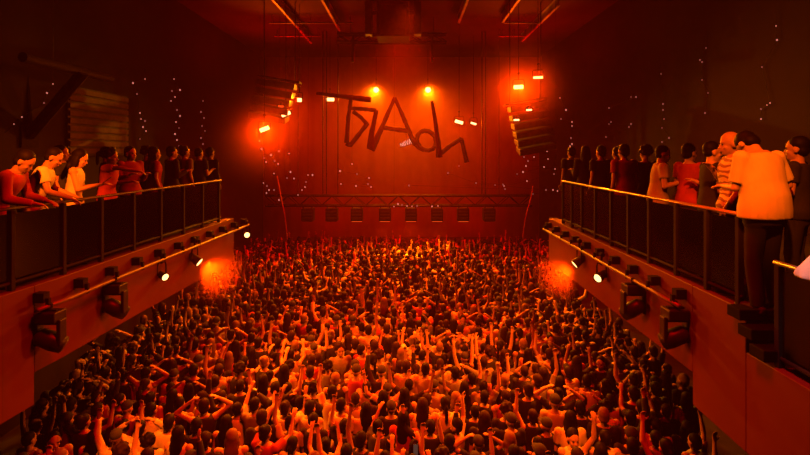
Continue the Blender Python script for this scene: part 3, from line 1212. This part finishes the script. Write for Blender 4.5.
letter('dark brushed letter T with a long slanting crossbar', [([(316.5, 93.2), (343, 96.5), (371, 99.8)], (2.6, 4.4)), ([(351.5, 95), (350, 106), (348.3, 117.4), (346.6, 143)], (2.6, 3.6))])
letter('dark brushed letter R built of a loop and square top', [([(349, 108.2), (363, 109), (376.6, 110.2)], (2.8, 3.4)), ([(376.4, 110), (374, 122), (371.7, 132.5), (369.5, 149)], (3.6, 4.4)), ([(353, 111.5), (361, 117.5), (367, 124), (358.5, 135), (350.3, 145.4), (346.5, 143)], (3.0, 4.2)), ([(382, 128.6), (377, 139), (371.5, 150.5)], (3.2, 5.2))], 0.2)
letter('dark brushed pointed letter A in the middle of the sign', [([(370.5, 149.5), (382, 127.5), (388.5, 112), (395, 97.5)], (4.2, 2.8)), ([(394.6, 97.8), (402, 114), (408.5, 130), (414.8, 144.5)], (2.8, 4.2)), ([(380.5, 127.2), (394, 129.3), (408, 131)], (3.4, 4.0))], 0.42)
ring = [(426.5 + 9.6 * math.cos(a), 140.6 + 9.8 * math.sin(a) + 1.5 * math.cos(a)) for a in [2 * PI * k / 14 for k in range(14)]]
letter('dark round letter s shaped like a ring beside the letter A', [(ring + ring[:1], (3.4, 3.6)), ([(411, 139), (417.5, 146.5), (424, 151)], (4.6, 2.6))], 0.64)
letter('dark tall letter h at the right end of the sign', [([(431.8, 101), (435, 119), (437.5, 138), (439.5, 157.5)], (2.4, 5.0)), ([(438.5, 155.5), (450, 146), (461.5, 138.5)], (4.0, 3.2)), ([(461.3, 138.5), (463.5, 148), (466.8, 162.5)], (3.2, 3.6))])

# small lit word on its own little board, hung under the letter A
t = thing('lit_word_sign', 'tiny pale lit word sign under the crossbar of the letter A', 'sign', P(406, 143.2, 22.0))
GL = {'N': [[(0, 0), (0, 1), (.8, 0), (.8, 1)]], 'O': [[(.1, .5), (.25, .95), (.6, .95), (.75, .5), (.6, .05), (.25, .05), (.1, .5)]], 'V': [[(0, 1), (.4, 0), (.8, 1)]], 'A': [[(0, 0), (.4, 1), (.8, 0)], [(.18, .4), (.62, .4)]]}
rot = Euler((0, -0.28, 0)).to_matrix()
for k, ch in enumerate('NOVA'):
    bm = bmesh.new()
    for st in GL[ch]:
        w = [rot @ Vector((-0.26 + 0.135 * k + a * 0.125, 0, -0.09 + b * (0.15 + 0.03 * k))) for a, b in st]
        for a, b in zip(w, w[1:]):
            rod(bm, a, b, 0.007, seg=6)
    finish('letter', bm, G_WORD, t)
bm = bmesh.new()
path_tube(bm, [rot @ Vector((-0.28, 0.03, -0.105)), rot @ Vector((0.30, 0.03, -0.105))], 0.012, 6)
rod(bm, rot @ Vector((0.0, 0.03, -0.105)), (0.0, 0.03, 0.6), 0.008, seg=6)
finish('backing_bar', bm, M_STEEL, t)

# ------------------------------------------------------------------ strings of tiny lights
STR = [
    ('on the left wall above the slatted panel', 15.0, [(133, 83), (145, 79), (137, 94), (140, 113), (141, 119), (145, 121), (143, 127), (146, 131), (140, 139)], 0),
    ('on the left wall, right of the slatted panel', 17.0, [(174, 79), (172, 91), (175, 97), (180, 90), (171, 101), (177, 110), (180, 116), (176, 122), (179, 128), (175, 134), (177, 140), (179, 146)], 0),
    ('on the left wall, the faintest one nearest the stage', 19.0, [(203, 101), (201, 112), (204, 118), (202, 126), (205, 131), (201, 138), (203, 144)], 1),
    ('hung high at the left edge before the slanted strut', 10.4, [(53, 84), (47, 93), (44, 103), (22, 117), (14, 124), (4, 134)], 0),
    ('left of the low truss, nearest the left bar lamps', 20.0, [(259.5, 141), (261.5, 149), (264, 158), (266, 162), (263.5, 183), (267, 186), (269, 190), (266.5, 193)], 0),
    ('left of the low truss, beside the pale cable', 20.0, [(271, 155), (274.5, 161), (278, 164), (274, 173.5), (279, 151), (279, 200), (274, 190)], 0),
    ('above the left end of the low truss', 21.3, [(289, 153.5), (290.5, 172), (287, 178), (294, 178.5), (298, 195)], 0),
    ('above the low truss under the letter T', 21.3, [(308, 175), (312.5, 175), (306, 182), (305, 187), (302, 190)], 0),
    ('above the low truss under the letter R', 21.3, [(340, 171), (341, 184), (352, 164), (357, 174), (356, 186), (369, 178), (371, 187), (368, 184)], 0),
    ('along the low truss, in place of glints on gear', 21.7, [(394, 206.5), (398, 204), (402, 205), (407, 206), (412, 206.3), (417, 206), (432, 206.4), (438, 206)], 0),  # glowing bulbs put in for glints on lit truss equipment
    ('above the right part of the low truss', 21.3, [(409, 185.5), (448, 173), (476, 183), (495, 185), (503, 184.5), (505, 189), (459, 166)], 1),
    ('right of the stage, beneath the right speaker array', 19.5, [(518, 151), (524, 157), (528, 161), (534, 157), (547, 151), (548, 159), (544, 167), (526, 166), (517, 174)], 0),
    ('right of the stage, beside the balcony end', 17.0, [(554, 174), (555, 169), (546, 190), (553, 190), (557.5, 191), (533, 194), (527, 181), (523, 172), (504, 186)], 0),
    ('right wall, nearest the right speaker array', 16.5, [(560, 98), (566, 110), (561, 119), (572, 122), (572, 126), (571, 138), (572, 144), (570, 146)], 0),
    ('right wall, the faint one above the dark onlookers', 14.0, [(609, 108), (611, 122), (609, 124), (606, 137), (631, 97), (636, 97), (631, 124), (629, 127)], 1),
    ('right wall, above the onlooker in red', 13.0, [(661, 74), (663, 104), (663, 110), (664, 119), (662, 128), (669, 138), (662, 142)], 1),
    ('right wall, above the onlooker in black', 11.5, [(706, 48), (700, 60), (702, 62), (702, 80), (708, 93), (705, 113)], 1),
    ('right wall, above the bald onlooker', 10.0, [(776, 26), (777, 40), (762, 67), (770, 103), (767, 105), (761, 109), (761, 119)], 0),
]
for lab, d, pts, faint in STR:
    pts = sorted(pts, key=lambda p: p[1]) if 'along' not in lab else pts
    on_wall = lab.startswith(('on the left wall', 'right wall'))

    def dep(px):
        return (abs((WL if px < VX else WR)) - 0.04) * F / abs(px - VX) if on_wall else d
    p0 = P(*pts[0], dep(pts[0][0]))
    t = thing('fairy_light_string', 'string of tiny pale lights ' + lab, 'fairy lights', p0, 'strings of tiny lights')
    w = [P(x, y, dep(x) if on_wall else d + 0.05 * math.sin(i * 2.1)) - p0 for i, (x, y) in enumerate(pts)]
    bm = bmesh.new()
    top = w[0] + (Vector((0.0, 0, 0.35)) if on_wall else Vector((0.02, 0, ZC - p0.z)))
    path_tube(bm, [top] + w, 0.005, 5)
    finish('wire', bm, M_CABLE, t)
    for i, c in enumerate(w):
        bm = bmesh.new()
        r = 0.0014 * dep(pts[i][0]) * (0.8 + 0.35 * ((i * 7) % 4) / 3)
        ellipsoid(bm, c, (r, r, r * 1.25), None, 8)
        finish('bulb', bm, G_BULB2 if faint or i % 3 == 2 else G_BULB, t, True)

# ------------------------------------------------------------------ side wall fittings
t = thing('slatted_wall_panel', 'reddish horizontal slatted panel on the left wall behind the onlookers', 'wall panel', (WL, 12.2, 6.0))
bm = bmesh.new()
box(bm, (0.0, 0, 0), (0.05, 2.6, 1.8))
finish('backing', bm, M_SLABTOP, t)
bm = bmesh.new()
for k in range(9):
    box(bm, (0.05, 0.03, 0.06 + 0.195 * k), (0.10, 2.57, 0.19 + 0.195 * k))
finish('slats', bm, M_SLAT, t)
t = thing('wall_strut', 'dark slanted steel strut on the left wall near the top corner', 'strut', (WL, 11.0, 6.4))
a, b = Vector((0.02, 0, 0.08)), P(83, 73, 11.0) - Vector((WL, 11.0, 6.4))
bm = bmesh.new()
rod(bm, a, b, 0.13, seg=8)
finish('diagonal', bm, M_STEEL, t)
bm = bmesh.new()
rod(bm, b + Vector((-0.1, -1.6, 0.05)), b + Vector((-0.1, 1.2, 0.05)), 0.10, seg=10)
finish('crossbar', bm, M_STEEL, t)
bm = bmesh.new()
rod(bm, P(31, 130, 11.0) - Vector((WL, 11.0, 6.4)), P(26, 76, 11.0) - Vector((WL, 11.0, 6.4)), 0.06, seg=8)
finish('upright', bm, M_STEEL, t)
bm = bmesh.new()
box(bm, (0, -0.25, -0.2), (0.05, 0.25, 0.3))
finish('wall_plate', bm, M_STEEL, t)
# ------------------------------------------------------------------ people
PROTO = []        # per pose: body mesh, {sleeve: top mesh}
fig0 = [Figure(a) for _, a in POSES]
SLEEVES = {'vest top': 0.0, 't-shirt': 0.6, 'sweatshirt': 2.0}
NONE_MAT = M_SHOE
for i, f in enumerate(fig0):
    tops = {}
    for nm, sl in SLEEVES.items():
        tops[nm] = remesh(f.top_bm(sl), 'top', 0.014, 4, 1500)
    PROTO.append((remesh(f.body_bm(), 'body', 0.0105, 2, 5200), tops))
HAIR_ME = {k: remesh(fig0[0].hair_bm(k), 'hair', 0.012, 3, 900) for k, _ in HAIRS}
TROUSER_ME = remesh(fig0[0].trousers_bm(), 'trousers', 0.016, 3, 900)
SHOE_ME = [remesh(fig0[0].shoe_bm(sd), 'shoe', 0.012, 2, 300) for sd in (1, -1)]
EYE_ME = []
for sd in (1, -1):
    EYE_ME.append(bpy.data.meshes.new('eye'))
    fig0[0].eye_bm(sd).to_mesh(EYE_ME[-1])
MOUTH_BM = fig0[0].mouth_bm()
MOUTH_ME = bpy.data.meshes.new('mouth')
MOUTH_BM.to_mesh(MOUTH_ME)
for me in [p[0] for p in PROTO] + [t for p in PROTO for t in p[1].values()] + list(HAIR_ME.values()) + [TROUSER_ME, MOUTH_ME] + SHOE_ME + EYE_ME:
    me.materials.clear()
    me.materials.append(NONE_MAT)


def put(name, me, m, parent):
    o = bpy.data.objects.new(name, me)
    COL.objects.link(o)
    o.parent = parent
    o.material_slots[0].link = 'OBJECT'
    o.material_slots[0].material = m
    return o


def person(loc, heading, scale, pose, topname, topcol, hair, skin, haircol, trous, label, group, face=False):
    t = thing('person', label, 'person', loc, group)
    t.rotation_euler = (0, 0, heading)
    t.scale = (scale, scale, scale)
    put('body', PROTO[pose][0], SKIN[skin], t)
    put('top', PROTO[pose][1][topname], TOPS[topcol], t)
    put('trousers', TROUSER_ME, TROUSERS[trous], t)
    for me in SHOE_ME:
        put('shoe', me, M_SHOE, t)
    if hair:
        put('cap' if hair == 'cap' else 'hair', HAIR_ME[hair], TOPS['navy'] if hair == 'cap' else HAIR[haircol], t)
    if face:
        for me in EYE_ME:
            put('eye', me, M_EYE, t)
        put('mouth', MOUTH_ME, M_LIP, t)
    return t


def custom(loc, heading, scale, fig, sleeve, topcol, hair, skin, haircol, trous, label, extra_top=0.0):
    t = thing('person', label, 'person', loc, 'onlookers on the balconies')
    t.rotation_euler = (0, 0, heading)
    t.scale = (scale, scale, scale)
    for nm, me, m in (('body', remesh(fig.body_bm(), 'body', 0.0095, 2, 9000), SKIN[skin]),
                      ('top', remesh(fig.top_bm(sleeve), 'top', 0.013, 4, 3000), TOPS[topcol]),
                      ('trousers', remesh(fig.trousers_bm(), 'trousers', 0.015, 3, 1500), TROUSERS[trous])):
        me.materials.clear()
        me.materials.append(m)
        new_obj(nm, me, None, t)
    for me in SHOE_ME:
        put('shoe', me, M_SHOE, t)
    if hair:
        me = remesh(fig.hair_bm(hair), 'hair', 0.011, 3, 1500)
        me.materials.clear()
        me.materials.append(HAIR[haircol])
        new_obj('hair', me, None, t)
    for sd in (1, -1):
        finish('eye', fig.eye_bm(sd), M_EYE, t, True)
    finish('mouth', fig.mouth_bm(), M_LIP, t, True)
    return t


R = math.radians
Z = ZB
# left balcony, front row
custom((-4.97, 5.75, Z), R(-75), 1.0, Figure((((.25, .6, -.8), (-.35, 1, .25)), ((-.25, .6, -.8), (.35, 1, .25))), lean=0.5, pitch=0.1), 2.0, 'red', 'short', 1, 0, 0,
       'person in red sweatshirt leaning low over the rail at the left edge')
custom((-4.98, 6.35, Z), R(-62), 1.0, Figure((((.35, .55, -.8), (-.25, .95, -.1)), ((-.45, .45, -.8), (.25, .95, -.1))), lean=0.34, yaw=0.0, pitch=0.15), 0.6, 'white', 'crew', 1, 0, 1,
       'person in brightly lit white t-shirt leaning on the left rail')
wom = Figure((((.22, .30, -.95), (-.05, .95, .30)), ((-.20, .25, -.95), (.15, .95, .25))), lean=0.06, slim=0.88, pitch=0.3)
tw = custom((-4.88, 7.0, Z), R(-66), 0.965, wom, 0.0, 'white', 'long', 0, 0, 0,
            'woman in white vest with long hair holding a phone at the left rail')
custom((-5.05, 8.05, Z), R(-80), 0.97, Figure((((.3, .8, .1), (-.1, 1, -.1)), ((-.25, .1, -1), (.2, .9, .2))), lean=0.1), 0.6, 'red', 'curly', 1, 0, 1,
       'curly-haired person in red t-shirt stretching one arm forward on the left balcony')
custom((-5.12, 8.85, Z), R(-120), 1.0, Figure((BENT(1), BENT(-1)), yaw=0.3), 2.0, 'red', 'short', 0, 0, 1,
       'person with lit face in red sweatshirt looking back on the left balcony')
# right balcony, front row
custom((3.84, 8.5, Z), R(8), 1.02, Figure((DOWN(1), DOWN(-1)), lean=0.05), 0.6, 'red', 'short', 0, 0, 1,
       'broad person in red t-shirt seen from behind at the right rail')
custom((3.80, 7.3, Z), R(-105), 1.0, Figure((((.2, .1, -1), (-.2, .8, .3)), ((-.12, -.02, -1), (.05, -.06, -1))), lean=0.08, pitch=0.1), 0.6, 'beige', 'crew', 0, 0, 1,
       'man in beige t-shirt with one lit arm hanging down to the right rail')
custom((3.92, 6.2, Z), R(-100), 1.02, Figure((BENT(1), ((-.25, .2, -1), (.35, .95, .1))), pitch=0.05), 0.6, 'black', 'crew', 0, 0, 1,
       'man in black t-shirt in profile between the beige and patterned onlookers')
custom((3.80, 5.62, Z), R(70), 1.08, Figure((((.2, .05, -1), (-.45, .6, .75)), ((-.2, -.05, -1), (.15, .45, -.8))), pitch=0.1), 0.6, 'patterned', None, 1, 0, 1,
       'bald man in patterned t-shirt facing the man in black')
wm = Figure((((.45, .05, -1), (.05, .7, -.6)), ((-.12, .25, -1), (.45, .9, .1))), slim=1.2, yaw=-0.15, lean=0.12, pitch=0.95)
wm.loose = True
custom((3.70, 4.98, Z), R(14), 1.12, wm, 0.85, 'white', 'short', 0, 0, 1,
       'big man in loose white t-shirt seen from behind beside the balcony steps')
custom((4.42, 5.45, Z), R(40), 1.04, Figure((DOWN(1), BENT(-1))), 0.6, 'black', 'short', 1, 0, 1,
       'dark dressed person with lit forearm at the right edge behind the white t-shirt')
# dim onlookers farther back share the crowd's bodies
BK = [
    (-5.85, 8.1, -70, 0, 't-shirt', 'navy', 'short', 'dim onlooker standing behind the woman with the phone'),
    (-5.65, 9.0, -60, 1, 'sweatshirt', 'black', 'ponytail', 'dim ponytailed onlooker in the second row of the left balcony'),
    (-5.02, 9.5, -50, 0, 't-shirt', 'red', 'long', 'dim long-haired onlooker in red at the left rail'),
    (-4.92, 10.0, -40, 1, 'sweatshirt', 'black', 'short', 'dark onlooker at the left rail, fourth from its far end'),
    (-4.86, 10.45, -30, 0, 't-shirt', 'grey', 'bun', 'dark bun-haired onlooker at the left rail, third from its far end'),
    (-4.75, 10.9, -20, 1, 't-shirt', 'navy', 'crew', 'dark crop-haired onlooker at the left rail, second from its far end'),
    (-4.68, 11.35, -20, 0, 'sweatshirt', 'black', 'short', 'dark onlooker at the very far end of the left rail'),
    (-5.6, 10.3, -50, 0, 'sweatshirt', 'black', 'curly', 'dark curly-haired onlooker in the second row of the left balcony'),
    (3.82, 9.5, 15, 0, 't-shirt', 'black', 'short', 'dark onlooker at the right rail, third from its far end'),
    (3.80, 10.3, 10, 1, 'sweatshirt', 'black', 'long', 'dark long-haired onlooker at the right rail, second from its far end'),
    (3.78, 11.1, 10, 0, 't-shirt', 'navy', 'short', 'dark onlooker at the very far end of the right rail'),
    (4.35, 10.0, 10, 0, 'sweatshirt', 'black', 'bun', 'dark bun-haired onlooker in the second row of the right balcony'),
    (4.30, 8.7, 0, 1, 't-shirt', 'black', 'curly', 'dark curly-haired onlooker behind the broad person in red'),
    (4.10, 7.0, -70, 1, 't-shirt', 'red', 'short', 'dim onlooker in red right of the beige t-shirt'),
    (4.30, 6.65, 50, 1, 'vest top', 'grey', 'ponytail', 'dim ponytailed onlooker in grey behind the man in black'),
]
for x, y, hd, ps, tn, tc, hr, lab in BK:
    person((x, y, Z), R(hd), 0.99 + 0.01 * ((x * 10) % 3), ps, tn, tc, hr, 0, 0, 1, lab, 'onlookers on the balconies')


def phone(loc, rot, label):
    t = thing('smartphone', label, 'phone', loc, 'phones held in the hall')
    t.rotation_euler = rot
    bm = bmesh.new()
    box(bm, (-.037, -.004, -.075), (.037, .004, .075))
    finish('case', bm, M_LAMP, t, bevel=0.003)
    bm = bmesh.new()
    box(bm, (-.033, -.0055, -.069), (.033, -.0042, .069))
    finish('screen', bm, G_PHONE, t)
    return t


def hand_at(fig, s, tob):
    sh, el, wr, w = fig.arm[s]
    return tob.matrix_basis @ (wr + w * 0.10)


tw_m = Matrix.Translation(tw.location) @ Euler(tw.rotation_euler).to_matrix().to_4x4() @ Matrix.Scale(0.965, 4)
hp = tw_m @ (wom.arm[1][2] + wom.arm[1][3] * 0.11)
pt = phone(hp + Vector((0.02, 0.0, 0.04)), (R(-50), 0, R(-66)), 'smartphone held by the woman in the white vest')
pt.children[1].active_material = M_GRILLE if pt.children[1].name.startswith('screen') else M_LAMP

# ------------------------------------------------------------------ the crowd on the floor
rnd = random.Random(20)
ORD = ['zeroth', 'first', 'second', 'third', 'fourth', 'fifth', 'sixth', 'seventh', 'eighth', 'ninth', 'tenth', 'eleventh', 'twelfth', 'thirteenth', 'fourteenth', 'fifteenth', 'sixteenth', 'seventeenth', 'eighteenth', 'nineteenth', 'twentieth', 'twenty-first', 'twenty-second', 'twenty-third', 'twenty-fourth', 'twenty-fifth', 'twenty-sixth', 'twenty-seventh', 'twenty-eighth', 'twenty-ninth', 'thirtieth']
NUM = ['zero', 'one', 'two', 'three', 'four', 'five', 'six', 'seven', 'eight', 'nine', 'ten', 'eleven', 'twelve', 'thirteen', 'fourteen', 'fifteen', 'sixteen', 'seventeen', 'eighteen']


def visible(x, y):
    u = x / y * F
    px = VX + u
    py = VY + 4.3 * F / y
    if px < -6 or px > 816 or py > 478:
        return False
    if x < 0 and (x < -7.5):
        return False
    if x < 0:
        d = 4.45 * y / -x if x < -4.45 else 99
        drop = 3.06 if d < 5.83 else 2.68
        return not (d < 11.8 and 4.25 * d / y < drop)
    d = 3.45 * y / x if x > 3.45 else 99
    drop = 3.06 if d < 5.83 else 2.68
    return not (d < 11.8 and 4.25 * d / y < drop)


ROWS = []
y = 6.6
while y < 24.3:
    row = []
    x = -8.3 + rnd.uniform(0, .4)
    while x < 7.6:
        xx, yy = x + rnd.uniform(-.08, .08), y + rnd.uniform(-.09, .09)
        if visible(xx, yy):
            row.append((xx, yy))
        x += 0.47
    ROWS.append(row)
    y += 0.44
N_OWN = 288
own = 0
stuff_spots = []
phones = 0
POSE_W_NEAR = [0.46, 0.24, 0.06, 0.05, 0.06, 0.06, 0.05, 0.02]
POSE_W_FAR = [0.36, 0.22, 0.09, 0.08, 0.09, 0.08, 0.04, 0.04]


def pick(ws):
    q = rnd.random() * sum(ws)
    for i, w_ in enumerate(ws):
        q -= w_
        if q <= 0:
            return i
    return 0


for ri, row in enumerate(ROWS):
    for ci, (x, y) in enumerate(row):
        pose = pick(POSE_W_NEAR if y < 14 else POSE_W_FAR)
        hair = HAIRS[pick([.34, .22, .16, .07, .08, .06, .07])]
        tn = ['t-shirt', 'vest top', 'sweatshirt'][pick([.66, .2, .14])]
        tc = ['white', 'grey', 'black', 'red', 'beige', 'navy'][pick([.24, .12, .40, .05, .08, .11])]
        hd = rnd.gauss(0, 0.28)
        if rnd.random() < 0.05:
            hd += PI * rnd.choice((0.8, 1.0, 1.2))
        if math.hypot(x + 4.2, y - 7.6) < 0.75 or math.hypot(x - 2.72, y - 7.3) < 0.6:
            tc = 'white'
        sc = rnd.uniform(0.93, 1.06)
        sk = pick([.55, .35, .10])
        hc = pick([.55, .35, .10])
        if own < N_OWN:
            own += 1
            lab = '%s person, %s %s, %s, %s from left, crowd row %s' % (hair[1], tc, tn, POSES[pose][0], ORD[ci + 1], NUM[ri + 1])
            t = person((x, y, 0), hd, sc, pose, tn, tc, hair[0], sk, hc, rnd.randint(0, 1), lab, 'people dancing in the rows nearest the camera', face=abs(hd) > 1.2)
            if pose == 5 and phones < 1 and abs(hd) < 0.6:
                mtx = Matrix.Translation(t.location) @ Euler(t.rotation_euler).to_matrix().to_4x4() @ Matrix.Scale(sc, 4)
                f = fig0[5]
                c = mtx @ ((f.arm[1][2] + f.arm[1][3] * 0.11 + f.arm[-1][2] + f.arm[-1][3] * 0.11) / 2)
                phone(c + Vector((0, 0.0, 0.03)), (R(-12), 0, hd), 'smartphone held up by the %s person in crowd row %s' % (ORD[ci + 1], NUM[ri + 1]))
                phones += 1
        else:
            stuff_spots.append((x, y, hd, sc, pose, tn, tc, hair[0], sk, hc))

# everyone farther back is one mass of people
LOD = {}


def lod(me, faces):
    o = bpy.data.objects.new('tmp', me)
    COL.objects.link(o)
    d = o.modifiers.new('d', 'DECIMATE')
    d.ratio = min(1.0, faces / max(1, sum(len(p.vertices) - 2 for p in me.polygons)))
    tr = o.modifiers.new('t', 'TRIANGULATE')
    dg = bpy.context.evaluated_depsgraph_get()
    ev = bpy.data.meshes.new_from_object(o.evaluated_get(dg))
    v = np.empty(len(ev.vertices) * 3)
    ev.vertices.foreach_get('co', v)
    f = np.array([list(p.vertices) for p in ev.polygons], dtype=np.int32)
    bpy.data.objects.remove(o)
    bpy.data.meshes.remove(ev)
    return v.reshape(-1, 3), f


lod_body = [lod(p[0], 900) for p in PROTO]
lod_top = [{k: lod(m, 260) for k, m in p[1].items()} for p in PROTO]
lod_hair = {k: lod(m, 150) for k, m in HAIR_ME.items()}
lod_tr = lod(TROUSER_ME, 160)
MM = SKIN + HAIR + [TOPS[k] for k in ('white', 'grey', 'black', 'red', 'beige', 'navy')] + TROUSERS[:1]
IDX = {'white': 6, 'grey': 7, 'black': 8, 'red': 9, 'beige': 10, 'navy': 11}
V, FA, MI = [], [], []
nv = 0
for x, y, hd, sc, pose, tn, tc, hr, sk, hc in stuff_spots:
    c, s = math.cos(hd) * sc, math.sin(hd) * sc
    rm = np.array([[c, -s, 0], [s, c, 0], [0, 0, sc]])
    for (v, f), mi in ((lod_body[pose], sk), (lod_top[pose][tn], IDX[tc]), (lod_hair[hr], IDX['navy'] if hr == 'cap' else 3 + hc), (lod_tr, 12)):
        V.append(v @ rm.T + np.array([x, y, 0]))
        FA.append(f + nv)
        MI.append(np.full(len(f), mi, dtype=np.int32))
        nv += len(v)
V = np.concatenate(V)
FA = np.concatenate(FA)
MI = np.concatenate(MI)
me = bpy.data.meshes.new('crowd')
me.vertices.add(len(V))
me.vertices.foreach_set('co', V.ravel())
me.loops.add(FA.size)
me.loops.foreach_set('vertex_index', FA.ravel())
me.polygons.add(len(FA))
me.polygons.foreach_set('loop_start', np.arange(0, FA.size, 3, dtype=np.int32))
me.polygons.foreach_set('material_index', MI)
me.update(calc_edges=True)
for p in MM:
    me.materials.append(p)
me.polygons.foreach_set('use_smooth', np.ones(len(FA), dtype=bool))
o = bpy.data.objects.new('crowd', me)
COL.objects.link(o)
tag(o, 'dense crowd of small orange lit people filling the floor up to the stage', 'crowd', None, 'stuff')
print('crowd individuals', own, 'mass', len(stuff_spots), 'faces', len(FA))
